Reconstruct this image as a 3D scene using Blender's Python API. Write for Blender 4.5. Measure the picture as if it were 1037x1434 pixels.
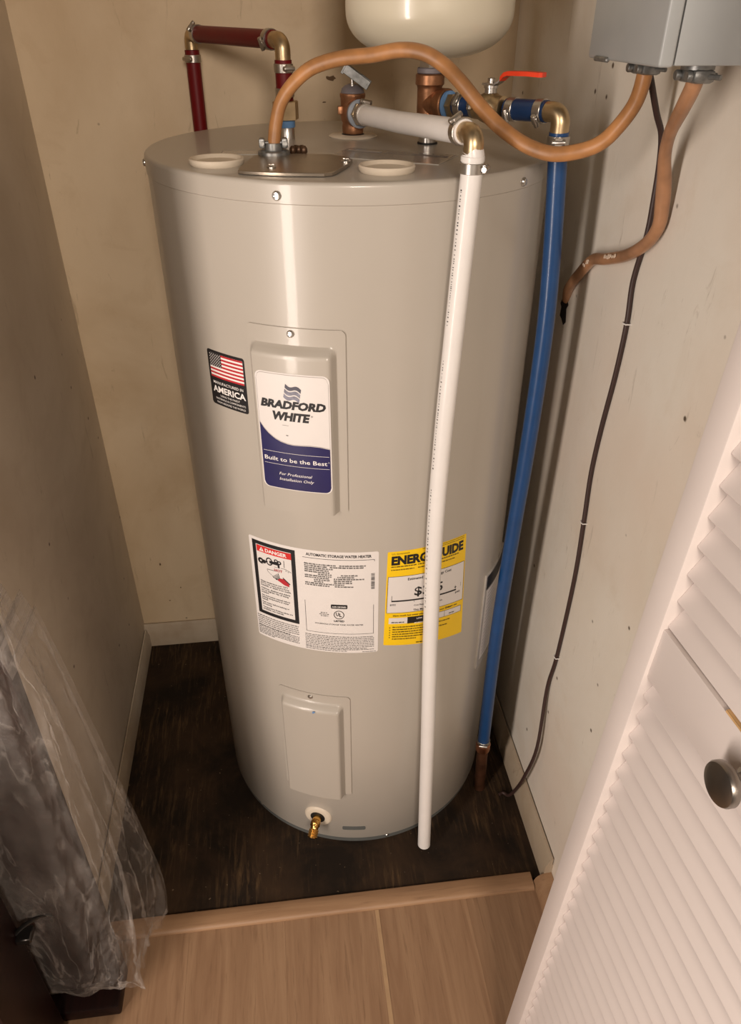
import bpy, bmesh, math, random
from mathutils import Vector, Matrix
random.seed(7)
for _o in list(bpy.data.objects): bpy.data.objects.remove(_o)
scene = bpy.context.scene
COL = scene.collection
PI = math.pi
rad = math.radians

# ------------------------------------------------------------------ camera
CAM = Vector((-0.1030, -1.0486, 1.2762))
yaw, pitch, roll, FPX = 0.12555, 0.59323, 0.0037, 1041.8
fw = Vector((math.sin(yaw)*math.cos(pitch), math.cos(yaw)*math.cos(pitch), -math.sin(pitch)))
rt = Vector((math.cos(yaw), -math.sin(yaw), 0)); up = rt.cross(fw)
r2 = math.cos(roll)*rt + math.sin(roll)*up; u2 = -math.sin(roll)*rt + math.cos(roll)*up
cd = bpy.data.cameras.new('camera'); cam = bpy.data.objects.new('camera', cd); COL.objects.link(cam)
m4 = Matrix((r2, u2, -fw)).transposed().to_4x4(); m4.translation = CAM
cam.matrix_world = m4
cd.sensor_fit = 'HORIZONTAL'; cd.sensor_width = 36.0; cd.lens = FPX/1037*36.0
cd.clip_start = 0.02
scene.camera = cam

# ------------------------------------------------------------------ world and lights
w = bpy.data.worlds.new('room_ambient'); scene.world = w; w.use_nodes = True
bg = w.node_tree.nodes['Background']; bg.inputs[0].default_value = (1.0, 0.84, 0.68, 1); bg.inputs[1].default_value = 0.045

def area(name, loc, target, size, energy, color, sizey=None):
    l = bpy.data.lights.new(name, 'AREA'); l.size = size; l.energy = energy; l.color = color
    if sizey: l.shape = 'RECTANGLE'; l.size_y = sizey
    o = bpy.data.objects.new(name, l); COL.objects.link(o); o.location = loc
    o.rotation_euler = (Vector(target)-Vector(loc)).to_track_quat('-Z', 'Y').to_euler()
    return o
area('window_light', (-1.10, -1.45, 1.00), (0.1, -0.02, 1.00), 0.18, 25.0, (1.0, 0.86, 0.76), 1.50)
area('hall_light', (-0.02, -2.6, 1.75), (-0.1, 0.1, 0.8), 0.45, 34.0, (1.0, 0.85, 0.72))

vs = scene.view_settings
vs.view_transform = 'Standard'; vs.look = 'None'; vs.gamma = 1; vs.use_curve_mapping = False
vs.exposure = -0.08

# ------------------------------------------------------------------ materials
MATS = {}
def nt(name):
    m = bpy.data.materials.new(name); m.use_nodes = True; t = m.node_tree
    return m, t, t.nodes['Principled BSDF']
def tex(t, scale=(1,1,1), coord='Object'):
    tc = t.nodes.new('ShaderNodeTexCoord'); mp = t.nodes.new('ShaderNodeMapping'); mp.inputs['Scale'].default_value = scale
    t.links.new(tc.outputs[coord], mp.inputs[0]); return mp.outputs[0]
def noise(t, vec, scale, detail=4, rough=.55, dist=0):
    n = t.nodes.new('ShaderNodeTexNoise'); n.inputs['Scale'].default_value = scale; n.inputs['Detail'].default_value = detail
    n.inputs['Roughness'].default_value = rough; n.inputs['Distortion'].default_value = dist
    t.links.new(vec, n.inputs['Vector']); return n.outputs['Fac']
def ramp(t, fac, stops):
    r = t.nodes.new('ShaderNodeValToRGB'); e = r.color_ramp.elements
    while len(e) < len(stops): e.new(.5)
    for k, (p, c) in enumerate(stops):
        e[k].position = p; e[k].color = c if len(c) == 4 else (*c, 1)
    t.links.new(fac, r.inputs[0]); return r.outputs[0]
def mix(t, a, b, fac, mode='MIX'):
    n = t.nodes.new('ShaderNodeMix'); n.data_type = 'RGBA'; n.blend_type = mode
    for s, v in ((n.inputs[6], a), (n.inputs[7], b), (n.inputs[0], fac)):
        if hasattr(v, 'is_output'): t.links.new(v, s)
        else: s.default_value = v if not isinstance(v, tuple) else (v if len(v) == 4 else (*v, 1))
    return n.outputs[2]
def bump(t, bs, h, strength=.2, dist=.002):
    b = t.nodes.new('ShaderNodeBump'); b.inputs['Strength'].default_value = strength; b.inputs['Distance'].default_value = dist
    t.links.new(h, b.inputs['Height']); t.links.new(b.outputs[0], bs.inputs['Normal'])
def plain(name, col, rough=.5, metal=0, coat=0, var=.06, vscale=40, bumps=0, spec=.5):
    if name in MATS: return MATS[name]
    m, t, bs = nt(name); v = tex(t); f = noise(t, v, vscale, 3)
    d = tuple(max(0, c*(1-var*1.6)) for c in col); l = tuple(min(1, c*(1+var)) for c in col)
    t.links.new(ramp(t, f, [(.3, d), (.7, l)]), bs.inputs['Base Color'])
    bs.inputs['Roughness'].default_value = rough; bs.inputs['Metallic'].default_value = metal
    bs.inputs['Coat Weight'].default_value = coat; bs.inputs['Coat Roughness'].default_value = .07
    bs.inputs['Specular IOR Level'].default_value = spec
    if bumps: bump(t, bs, noise(t, v, vscale*4, 3), bumps)
    MATS[name] = m; return m

def wall_mat(name, base, dirt, speck=(0.10, .07, .045), seed=0.0, tint=None):
    m, t, bs = nt(name); v = tex(t)
    mp = v.node; mp.inputs['Location'].default_value = (seed, seed*1.7, seed*.6)
    big = noise(t, v, 2.2, 5, .6, .4); mid = noise(t, v, 9, 5, .62, .6)
    c = mix(t, base, dirt, ramp(t, big, [(.42, (0,0,0)), (.78, (1,1,1))]))
    c = mix(t, c, dirt, ramp(t, mid, [(.55, (0,0,0)), (.85, (.7,.7,.7))]))
    if tint: c = mix(t, c, tint, ramp(t, noise(t, v, 3.4, 3, .5), [(.5, (0,0,0)), (.75, (.8,.8,.8))]))
    # small chips and scuffs
    vo = t.nodes.new('ShaderNodeTexVoronoi'); vo.inputs['Scale'].default_value = 17; t.links.new(v, vo.inputs['Vector'])
    sp = ramp(t, vo.outputs['Distance'], [(.035, (1,1,1)), (.065, (0,0,0))])
    vc = t.nodes.new('ShaderNodeSeparateColor'); t.links.new(vo.outputs['Color'], vc.inputs[0])
    sel = ramp(t, vc.outputs[0], [(.58, (0,0,0)), (.62, (1,1,1))])
    mm = mix(t, sp, sel, 1.0, 'MULTIPLY')
    c = mix(t, c, speck, mm)
    mp2 = t.nodes.new('ShaderNodeMapping'); mp2.inputs['Scale'].default_value = (9, 9, 1.6); mp2.inputs['Rotation'].default_value = (.25, .2, 0)
    t.links.new(v, mp2.inputs[0])
    sc = noise(t, mp2.outputs[0], 5.5, 5, .7, 1.2)
    c = mix(t, c, tuple(x*.62 for x in dirt), ramp(t, sc, [(.63, (0,0,0)), (.73, (.6,.6,.6))]))
    t.links.new(c, bs.inputs['Base Color']); bs.inputs['Roughness'].default_value = .55
    bump(t, bs, noise(t, v, 60, 4, .6), .18, .002)
    return m
M_WALLR = wall_mat('wall_paint_right', (.78, .74, .66), (.66, .58, .47), seed=3.1, tint=(.74,.63,.53))
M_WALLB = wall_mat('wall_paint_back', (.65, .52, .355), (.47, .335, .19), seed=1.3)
M_WALLL = wall_mat('wall_paint_left', (.64, .56, .455), (.44, .36, .27), seed=7.7)
M_BASE = wall_mat('baseboard_paint', (.58, .51, .41), (.30, .215, .13), speck=(.12,.07,.03), seed=5.2)
M_CEIL = plain('ceiling_paint', (.6, .54, .44), .8)

def closet_floor():
    m, t, bs = nt('worn_dark_underlayment'); v = tex(t)
    a = noise(t, v, 7, 6, .65, .5)
    mp = t.nodes.new('ShaderNodeMapping'); mp.inputs['Scale'].default_value = (55, 5, 5); t.links.new(v, mp.inputs[0])
    s = noise(t, mp.outputs[0], 2.4, 6, .7, .8)
    c = mix(t, (.012, .0075, .0045), (.040, .022, .011), ramp(t, a, [(.40, (0,0,0)), (.66, (1,1,1))]))
    wear = mix(t, ramp(t, s, [(.50, (0,0,0)), (.70, (1,1,1))]), ramp(t, noise(t, v, 5.5, 4, .6), [(.42, (0,0,0)), (.58, (1,1,1))]), 1.0, 'MULTIPLY')
    c = mix(t, c, (.095, .056, .025), wear)
    f = noise(t, v, 140, 2, .5)
    c = mix(t, c, (.17, .12, .075), ramp(t, f, [(.725, (0,0,0)), (.76, (.8,.8,.8))]))
    t.links.new(c, bs.inputs['Base Color']); bs.inputs['Roughness'].default_value = .75; bs.inputs['Specular IOR Level'].default_value = .22
    bump(t, bs, a, .5, .004)
    return m
M_CFLOOR = closet_floor()
def wood_mat(name, dark, light, rough=.42, k=0.0, sc=(16, 1.1, 16), coat=0, spec=.5):
    m, t, bs = nt(name); v = tex(t, sc); v.node.inputs['Location'].default_value = (k*3.1, k*7.7, k)
    oi = t.nodes.new('ShaderNodeObjectInfo')
    va = t.nodes.new('ShaderNodeVectorMath'); va.operation = 'ADD'
    ml = t.nodes.new('ShaderNodeVectorMath'); ml.operation = 'SCALE'; ml.inputs[3].default_value = 23.0
    t.links.new(oi.outputs['Random'], ml.inputs[0]); t.links.new(v, va.inputs[0]); t.links.new(ml.outputs[0], va.inputs[1])
    vv = va.outputs[0]
    g = noise(t, vv, 2.2, 6, .62, 1.4); f = noise(t, vv, 14, 4, .6)
    c = ramp(t, g, [(.30, dark), (.52, tuple((a+b)/2 for a, b in zip(dark, light))), (.72, light)])
    c = mix(t, c, tuple(x*.80 for x in dark), ramp(t, f, [(.56, (0,0,0)), (.72, (.7,.7,.7))]))
    hs = t.nodes.new('ShaderNodeHueSaturation'); mr = t.nodes.new('ShaderNodeMapRange')
    mr.inputs[3].default_value = .95; mr.inputs[4].default_value = 1.05
    t.links.new(oi.outputs['Random'], mr.inputs[0]); t.links.new(mr.outputs[0], hs.inputs['Value']); t.links.new(c, hs.inputs['Color'])
    t.links.new(hs.outputs[0], bs.inputs['Base Color'])
    bs.inputs['Roughness'].default_value = rough; bs.inputs['Coat Weight'].default_value = coat; bs.inputs['Specular IOR Level'].default_value = spec
    bump(t, bs, f, .08, .001)
    return m
M_PLANK = wood_mat('oak_plank', (.25, .142, .078), (.36, .225, .130), .50)
M_STRIP = wood_mat('oak_strip', (.27, .155, .082), (.37, .225, .125), .5, 2, sc=(1.1, 16, 16))
M_DARKWOOD = wood_mat('dark_cherry_wood', (.007, .003, .0025), (.020, .006, .005), .42, 5, coat=0, spec=.18)

M_TANK = plain('tank_enamel', (.425, .39, .340), .32, coat=.22, var=.015, vscale=6)
M_PANEL = plain('panel_enamel', (.425, .39, .340), .32, coat=.22, var=.015, vscale=6)
M_STEEL = plain('bright_steel', (.62, .60, .57), .28, 1, var=.08)
M_PLATE = plain('junction_cover_steel', (.34, .29, .23), .30, .85, var=.06)
M_ZINC = plain('zinc_fitting', (.26, .265, .26), .42, .8, var=.2, vscale=150)
M_CLAMP = plain('clamp_steel', (.50, .47, .43), .34, 1, var=.12)
M_BRASS = plain('brass', (.56, .43, .26), .36, 1, var=.14)
M_BRASSY = plain('yellow_brass', (.72, .42, .12), .25, 1, var=.10)
M_BRONZE = plain('bronze', (.36, .175, .09), .42, .85, var=.20, vscale=60, bumps=.1)
M_COPPER = plain('copper', (.62, .27, .15), .32, 1, var=.12)
M_COPPERD = plain('tarnished_copper', (.17, .075, .04), .5, .8, var=.25)
M_RED = plain('red_tubing', (.135, .0025, .005), .46, var=.05, spec=.3)
M_BLUE = plain('blue_tubing', (.008, .052, .165), .36, coat=.2, var=.07)
M_BLUED = plain('dark_blue_tubing', (.006, .030, .10), .36, var=.07)
M_WHITEP = plain('white_tubing', (.74, .715, .69), .36, coat=.15, var=.015)
M_BLUERING = plain('blue_plastic_ring', (.12, .25, .47), .45)
M_GREYPL = plain('grey_plastic', (.16, .14, .15), .5)
M_BLACK = plain('black_rubber', (.012, .011, .010), .55)
M_CREAMPL = plain('cream_plastic', (.64, .56, .45), .45, var=.02)
M_EXP = plain('ivory_enamel', (.60, .55, .43), .28, coat=.45, var=.02, vscale=5)
M_TAN = plain('tan_cable_jacket', (.40, .185, .066), .42, var=.24, vscale=28)
M_TANP = plain('pink_tan_cable_jacket', (.40, .205, .105), .40, coat=.2, var=.22, vscale=26)
M_BROWN = plain('brown_wire', (.045, .022, .018), .5)
M_REDH = plain('red_vinyl_grip', (.80, .055, .015), .35)
M_BOX = plain('grey_box_enamel', (.33, .345, .345), .40, coat=.2, var=.06, vscale=9)
M_DOOR = plain('white_door_paint', (.68, .615, .585), .42, var=.02, vscale=12)
M_BAREWOOD = plain('bare_pine', (.60, .37, .16), .6, var=.15)
M_NICKEL = plain('brushed_nickel', (.30, .275, .245), .33, 1, var=.05)
M_INK = plain('black_ink', (.010, .009, .010), .5)
M_NAVY = plain('navy_ink', (.018, .016, .085), .35)
M_PAPER = plain('white_label', (.70, .665, .64), .42, var=.01)
M_PAPERW = plain('white_ink', (.82, .79, .76), .45, var=.01)
M_REDI = plain('red_ink', (.62, .025, .022), .45)
M_REDF = plain('flag_red_ink', (.48, .022, .03), .45)
M_YEL = plain('yellow_label', (.86, .56, .008), .42, var=.01)
M_SILV = plain('silver_ink', (.20, .20, .25), .4, .1, var=.3, vscale=120)
M_DKRING = plain('grey_base_ring', (.10, .105, .10), .5)
M_POUCH = plain('document_pouch', (.52, .49, .45), .25, coat=.5)
M_GREYINK = plain('grey_ink', (.33, .29, .27), .6)
M_HOLE = plain('wall_hole_dark', (.012, .008, .006), .9)
def plastic_mat():
    m, t, bs = nt('clear_plastic_sheet'); out = t.nodes['Material Output']
    v = tex(t); n = noise(t, v, 6, 5, .6, .8)
    bs.inputs['Base Color'].default_value = (.66, .60, .55, 1); bs.inputs['Roughness'].default_value = .14
    bs.inputs['Specular IOR Level'].default_value = .9
    tl = t.nodes.new('ShaderNodeBsdfTranslucent'); tl.inputs[0].default_value = (.64, .57, .51, 1)
    a = t.nodes.new('ShaderNodeMixShader'); a.inputs[0].default_value = .4
    t.links.new(bs.outputs[0], a.inputs[1]); t.links.new(tl.outputs[0], a.inputs[2])
    tr = t.nodes.new('ShaderNodeBsdfTransparent'); mx = t.nodes.new('ShaderNodeMixShader')
    # painted glints: pale crease-like streaks raise the opacity for crisp highlights
    mp = t.nodes.new('ShaderNodeMapping'); mp.inputs['Scale'].default_value = (14, 14, 4.5); mp.inputs['Rotation'].default_value = (.3, .5, .2)
    t.links.new(v, mp.inputs[0])
    cr = noise(t, mp.outputs[0], 1.0, 4, .55, 1.5)
    crease_glint = ramp(t, cr, [(.470, (0,0,0)), (.498, (1,1,1)), (.526, (0,0,0))])
    fac = ramp(t, n, [(.30, (.08,.08,.08)), (.52, (.18,.18,.18)), (.75, (.42,.42,.42))])
    fac = mix(t, fac, (.55, .55, .55), mix(t, crease_glint, (.45, .45, .45), 1.0, 'MULTIPLY'))
    t.links.new(fac, mx.inputs[0]); t.links.new(tr.outputs[0], mx.inputs[1]); t.links.new(a.outputs[0], mx.inputs[2])
    t.links.new(mx.outputs[0], out.inputs['Surface'])
    bump(t, bs, noise(t, v, 55, 5, .65, 1.2), .9, .004)
    return m
M_PLASTIC = plastic_mat()

# ------------------------------------------------------------------ mesh helpers
WLOC = {}
def wloc(o): return WLOC.get(o.name, Vector((0,0,0))) if o else Vector((0,0,0))
class MB:
    def __init__(s): s.v = []; s.f = []
    def add(s, v, f):
        k = len(s.v); s.v += [tuple(a) for a in v]; s.f += [tuple(i+k for i in q) for q in f]; return s
    def box(s, lo, hi, bev=0, seg=2, mat=None):
        bm = bmesh.new(); bmesh.ops.create_cube(bm, size=1)
        for q in bm.verts: q.co = Vector([(lo[i]+hi[i])/2 + q.co[i]*(hi[i]-lo[i]) for i in range(3)])
        if bev: bmesh.ops.bevel(bm, geom=list(bm.edges), offset=bev, segments=seg, affect='EDGES', profile=.5)
        bm.verts.index_update()
        v = [mat @ q.co if mat else q.co for q in bm.verts]; f = [[a.index for a in q.verts] for q in bm.faces]; bm.free()
        return s.add(v, f)
    def tube(s, pts, r, seg=14, caps=True, flat=1.0):
        pts = [Vector(q) for q in pts]; n = len(pts); rs = r if isinstance(r, (list, tuple)) else [r]*n
        T = [(pts[min(i+1, n-1)]-pts[max(i-1, 0)]).normalized() for i in range(n)]
        a = Vector((0,0,1)) if abs(T[0].z) < .9 else Vector((1,0,0))
        N = (a - T[0]*a.dot(T[0])).normalized(); v = []; f = []
        for i in range(n):
            N = (N - T[i]*N.dot(T[i])).normalized(); B = T[i].cross(N)
            for k in range(seg):
                q = 2*PI*k/seg; v.append(pts[i] + (N*math.cos(q)*flat + B*math.sin(q))*rs[i])
        for i in range(n-1):
            for k in range(seg):
                f.append((i*seg+k, i*seg+(k+1) % seg, (i+1)*seg+(k+1) % seg, (i+1)*seg+k))
        if caps: f.append(tuple(range(seg))[::-1]); f.append(tuple((n-1)*seg+k for k in range(seg)))
        return s.add(v, f)
    def lathe(s, prof, origin=(0,0,0), axis=(0,0,1), seg=32, rot=0.0, capb=True, capt=True):
        ax = Vector(axis).normalized(); a = Vector((1,0,0)) if abs(ax.x) < .9 else Vector((0,1,0))
        X = (a-ax*a.dot(ax)).normalized(); Y = ax.cross(X); o = Vector(origin); v = []; f = []
        for (r, h) in prof:
            for k in range(seg):
                q = 2*PI*k/seg+rot; v.append(o + ax*h + (X*math.cos(q)+Y*math.sin(q))*r)
        n = len(prof)
        for i in range(n-1):
            for k in range(seg): f.append((i*seg+k, i*seg+(k+1) % seg, (i+1)*seg+(k+1) % seg, (i+1)*seg+k))
        if capb: f.append(tuple(range(seg))[::-1])
        if capt: f.append(tuple((n-1)*seg+k for k in range(seg)))
        return s.add(v, f)
    def build(s, name, mat, parent=None, loc=None, smooth=40, **props):
        base = Vector(loc) if loc is not None else wloc(parent)
        me = bpy.data.meshes.new(name); me.from_pydata([tuple(Vector(q)-base) for q in s.v], [], s.f); me.validate()
        me.materials.append(mat)
        if smooth:
            me.shade_smooth(); me.set_sharp_from_angle(angle=rad(smooth))
        o = bpy.data.objects.new(name, me); COL.objects.link(o)
        if parent:
            o.parent = parent; o.location = base - wloc(parent)
        else: o.location = base
        WLOC[o.name] = base
        for k, q in props.items(): o[k] = q
        return o
def thing(name, loc, label, cat, group=None):
    o = bpy.data.objects.new(name, None); COL.objects.link(o); o.location = loc; o.empty_display_size = .05
    WLOC[o.name] = Vector(loc); o['label'] = label; o['category'] = cat
    if group: o['group'] = group
    return o
def struct(o): o['kind'] = 'structure'; return o
def cat_rom(P, n=8):
    P = [Vector(q) for q in P]; out = []
    for i in range(len(P)-1):
        a, b, c, d = P[max(i-1,0)], P[i], P[i+1], P[min(i+2, len(P)-1)]
        for k in range(n):
            t = k/n
            out.append(.5*((2*b)+(c-a)*t+(2*a-5*b+4*c-d)*t*t+(-a+3*b-3*c+d)*t**3))
    out.append(P[-1]); return out
def ring(R0, R1, h0, h1, b=.0006):
    return [(R0, h0), (R1-b, h0), (R1, h0+b), (R1, h1-b), (R1-b, h1), (R0, h1)]
def elbow_path(c, d1, d2, leg, rb=.012):
    # c = corner point, comes in from c+d1*leg, leaves to c+d2*leg
    c = Vector(c); d1 = Vector(d1).normalized(); d2 = Vector(d2).normalized(); pts = [c+d1*leg]
    for k in range(9):
        q = k/8*PI/2
        pts.append(c + d1*rb*(1-math.sin(q)) + d2*rb*(1-math.cos(q)))
    pts.append(c+d2*leg); return pts
SCREW = None
def screw_mesh():
    global SCREW
    if SCREW: return SCREW
    b = MB(); b.lathe([(.0042, 0), (.0042, .0012), (.0034, .0022), (.0031, .0026), (.0008, .0030), (.0006, .0022)], seg=16)
    b.box((-.0022, -.0004, .0026), (.0022, .0004, .0031)).box((-.0004, -.0022, .0026), (.0004, .0022, .0031))
    me = bpy.data.meshes.new('screw'); me.from_pydata(b.v, [], b.f); me.materials.append(M_STEEL)
    me.shade_smooth(); me.set_sharp_from_angle(angle=rad(35)); SCREW = me; return me
def screw(parent, pos, normal, scale=1, name='screw'):
    o = bpy.data.objects.new(name, screw_mesh()); COL.objects.link(o); o.parent = parent
    o.location = Vector(pos)-wloc(parent); o.rotation_euler = Vector(normal).to_track_quat('Z', 'Y').to_euler(); o.scale = (scale,)*3
    WLOC[o.name] = Vector(pos); return o
def clamp(parent, pos, axis, r, lug, name='clamp', wd=.0100):
    """worm-screw / ear clamp: band + lug + screw, one part"""
    ax = Vector(axis).normalized(); p = Vector(pos); b = MB()
    b.lathe(ring(r-.0006, r+.0014, -wd/2, wd/2, .0004), p, ax, 28, capb=False, capt=False)
    lg = Vector(lug); lg = (lg-ax*lg.dot(ax)).normalized(); tn = ax.cross(lg)
    m = Matrix((tn, ax, lg)).transposed().to_4x4(); m.translation = p+lg*(r+.0022)
    b.box((-.0045, -wd*.42, -.0022), (.0045, wd*.42, .0022), .0008, 1, m)
    b.lathe([(.0026, -.0075), (.0030, -.007), (.0030, .007), (.0022, .0078)], p+lg*(r+.0028), tn, 10)
    return b.build(name, M_CLAMP, parent)

# ------------------------------------------------------------------ setting
R = 0.254; H = 1.1339
XL, XR, YB = -0.4715, 0.305, 0.3288
YS = -0.3475
# closet floor
b = MB().box((XL-.05, YS-.01, -.03), (XR+.05, YB+.05, 0)); struct(b.build('floor', M_CFLOOR, loc=(0,0,0)))
# room floor with planks
fl = struct(MB().box((-1.3, -1.7, -.05), (XR+.05, YS-.012, -.016)).build('floor', M_HOLE, loc=(0,0,0)))
xs = [-1.26, -1.104, -.947, -.791, -.634, -.478, -.32, -.162, -.0055, .1506, .3045]
for k in range(len(xs)-1):
    x0, x1 = xs[k], xs[k+1]
    MB().box((x0+.00001, -1.7, -.015), (x1-.00001, YS-.025, -.0005), .00012, 1).build('plank', M_PLANK, fl, loc=((x0+x1)/2, -1.0, 0))
# light strip between two planks
MB().box((-.0085, -1.7, -.015), (-.0020, YS-.033, .00012)).build('plank_edge', plain('pale_plank_edge', (.43, .28, .155), .5), fl)
# transition strip and shoe moulding
b = MB(); prof = [(YS-.001, 0), (YS-.001, .0045), (YS-.003, .006), (YS-.026, .006), (YS-.030, .0045), (YS-.0325, .001), (YS-.0325, -.001)]
v = [(x, y, z) for x in (XL+.012, .2735) for (y, z) in prof]; n = len(prof)
b.add(v, [(i, i+1, n+i+1, n+i) for i in range(n-1)]+[tuple(range(n))[::-1], tuple(range(n, 2*n))])
struct(b.build('trim_1', M_STRIP, loc=(-.1, YS-.018, 0), smooth=50))
b = MB(); q8 = [(XR-.0005, -.0005)]+[(XR-.0005-.022*math.sin(k/6*PI/2)-.008*(k > 0), .026*math.cos(k/6*PI/2)) for k in range(7)]
y0, y1 = -.366, -1.6; n = len(q8)
b.add([(x, y, max(z, -.0005)) for y in (y0, y1) for (x, z) in q8], [(i, n+i, n+i+1, i+1) for i in range(n-1)]+[tuple(range(n)), tuple(range(n, 2*n))[::-1]])
struct(b.build('trim_2', M_STRIP, loc=(XR-.01, -.9, 0), smooth=50))
# walls
struct(MB().box((XL-.1, YB, -.03), (XR+.1, YB+.08, 2.45)).build('wall_back', M_WALLB, loc=(0, YB, 0)))
struct(MB().box((XL-.09, -.37, -.03), (XL, YB, 2.45)).build('wall_left', M_WALLL, loc=(XL, 0, 0)))
wr = struct(MB().box((XR, -1.7, -.05), (XR+.09, YB, 2.45)).build('wall_right', M_WALLR, loc=(XR, 0, 0)))
struct(MB().box((-1.3, -.37, -.03), (XL-.09, -.28, 2.45)).build('wall_front', M_WALLL, loc=(-.9, -.37, 0)))
struct(MB().box((-.57, -.37, 2.3), (XR, YB, 2.45)).build('ceiling', M_CEIL, loc=(0,0,2.4)))
# baseboards (small ogee at the top)
def baseboard(name, a, bpt, nrm, h=.064, t=.0125):
    a = Vector(a); bpt = Vector(bpt); nv = Vector(nrm)
    prof = [(0, 0), (t, 0), (t, h*.70), (t*.78, h*.78), (t*.70, h*.88), (t*.50, h*.95), (.0050, h), (.0022, h), (.0022, h*.75), (0, h*.75)]
    n = len(prof); mb = MB(); v = [q + nv*d + Vector((0,0,z)) for q in (a, bpt) for d, z in prof]
    mb.add(v, [(i, i+1, n+i+1, n+i) for i in range(n-1)]+[tuple(range(n))[::-1], tuple(range(n, 2*n))])
    o = struct(mb.build(name, M_BASE, loc=(a+bpt)/2, smooth=30)); return o
baseboard('baseboard_back', (XL, YB, 0), (XR, YB, 0), (0,-1,0))
baseboard('baseboard_left', (XL, -.37, 0), (XL, YB-.013, 0), (1,0,0), .054, .0095)
baseboard('baseboard_right', (XR, YB-.013, 0), (XR, -.366, 0), (-1,0,0), .066, .0135)
# ragged hole in the right wall where the cable enters
b = MB(); ptsy = []
for k in range(18):
    q = 2*PI*k/18; rr = .0155*(1+.28*random.uniform(-1, 1)) + (.014 if 3.9 < q < 5.3 else 0)
    ptsy.append((XR-.0006, -.038+rr*math.cos(q)*.9, .930+rr*math.sin(q)))
b.add(ptsy+[(q[0]+.0004, q[1], q[2]) for q in ptsy], [tuple(range(18)), tuple(range(18, 36))[::-1]]+[(i, (i+1)%18, 18+(i+1)%18, 18+i) for i in range(18)])
b.build('cable_hole', M_HOLE, wr)

wb = bpy.data.objects['wall_back']
for (cx_, cz_, sx_, sz_) in ((.0035, 1.1855, .0105, .0042), (-.008, 1.152, .004, .0012), (-.408, .236, .0022, .004), (-.372, .165, .0016, .0022), (-.402, .128, .002, .0014)):
    ptsc = []
    for k in range(11):
        q = 2*PI*k/11; rr = random.uniform(.55, 1.1); ptsc.append((cx_+sx_*rr*math.cos(q), YB-.0006, cz_+sz_*rr*math.sin(q)))
    MB().add(ptsc+[(a_, b_+.0004, c_) for a_, b_, c_ in ptsc], [tuple(range(11))[::-1], tuple(range(11, 22))]+[(i, (i+1)%11, 11+(i+1)%11, 11+i) for i in range(11)]).build('paint_chip', plain('chipped_plaster', (.14, .085, .045), .9), wb)
# ------------------------------------------------------------------ printing on curved surfaces
def text2d(s, size, bold=0, shear=0, xs=1.0, align='CENTER', sp=1.0):
    c = bpy.data.curves.new('t', 'FONT'); c.body = s; c.size = size; c.offset = bold; c.shear = shear; c.resolution_u = 2
    c.space_character = sp
    o = bpy.data.objects.new('t', c); COL.objects.link(o)
    dg = bpy.context.evaluated_depsgraph_get(); me = o.evaluated_get(dg).to_mesh()
    v = [(q.co.x*xs, q.co.y) for q in me.vertices]; f = [tuple(q.vertices) for q in me.polygons]
    o.evaluated_get(dg).to_mesh_clear(); bpy.data.objects.remove(o); bpy.data.curves.remove(c)
    if not v: return v, f, 0
    x0 = min(a for a, _ in v); x1 = max(a for a, _ in v)
    sh = {'CENTER': (x0+x1)/2, 'LEFT': x0, 'RIGHT': x1}[align]
    return [(a-sh, bb) for a, bb in v], f, x1-x0
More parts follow.
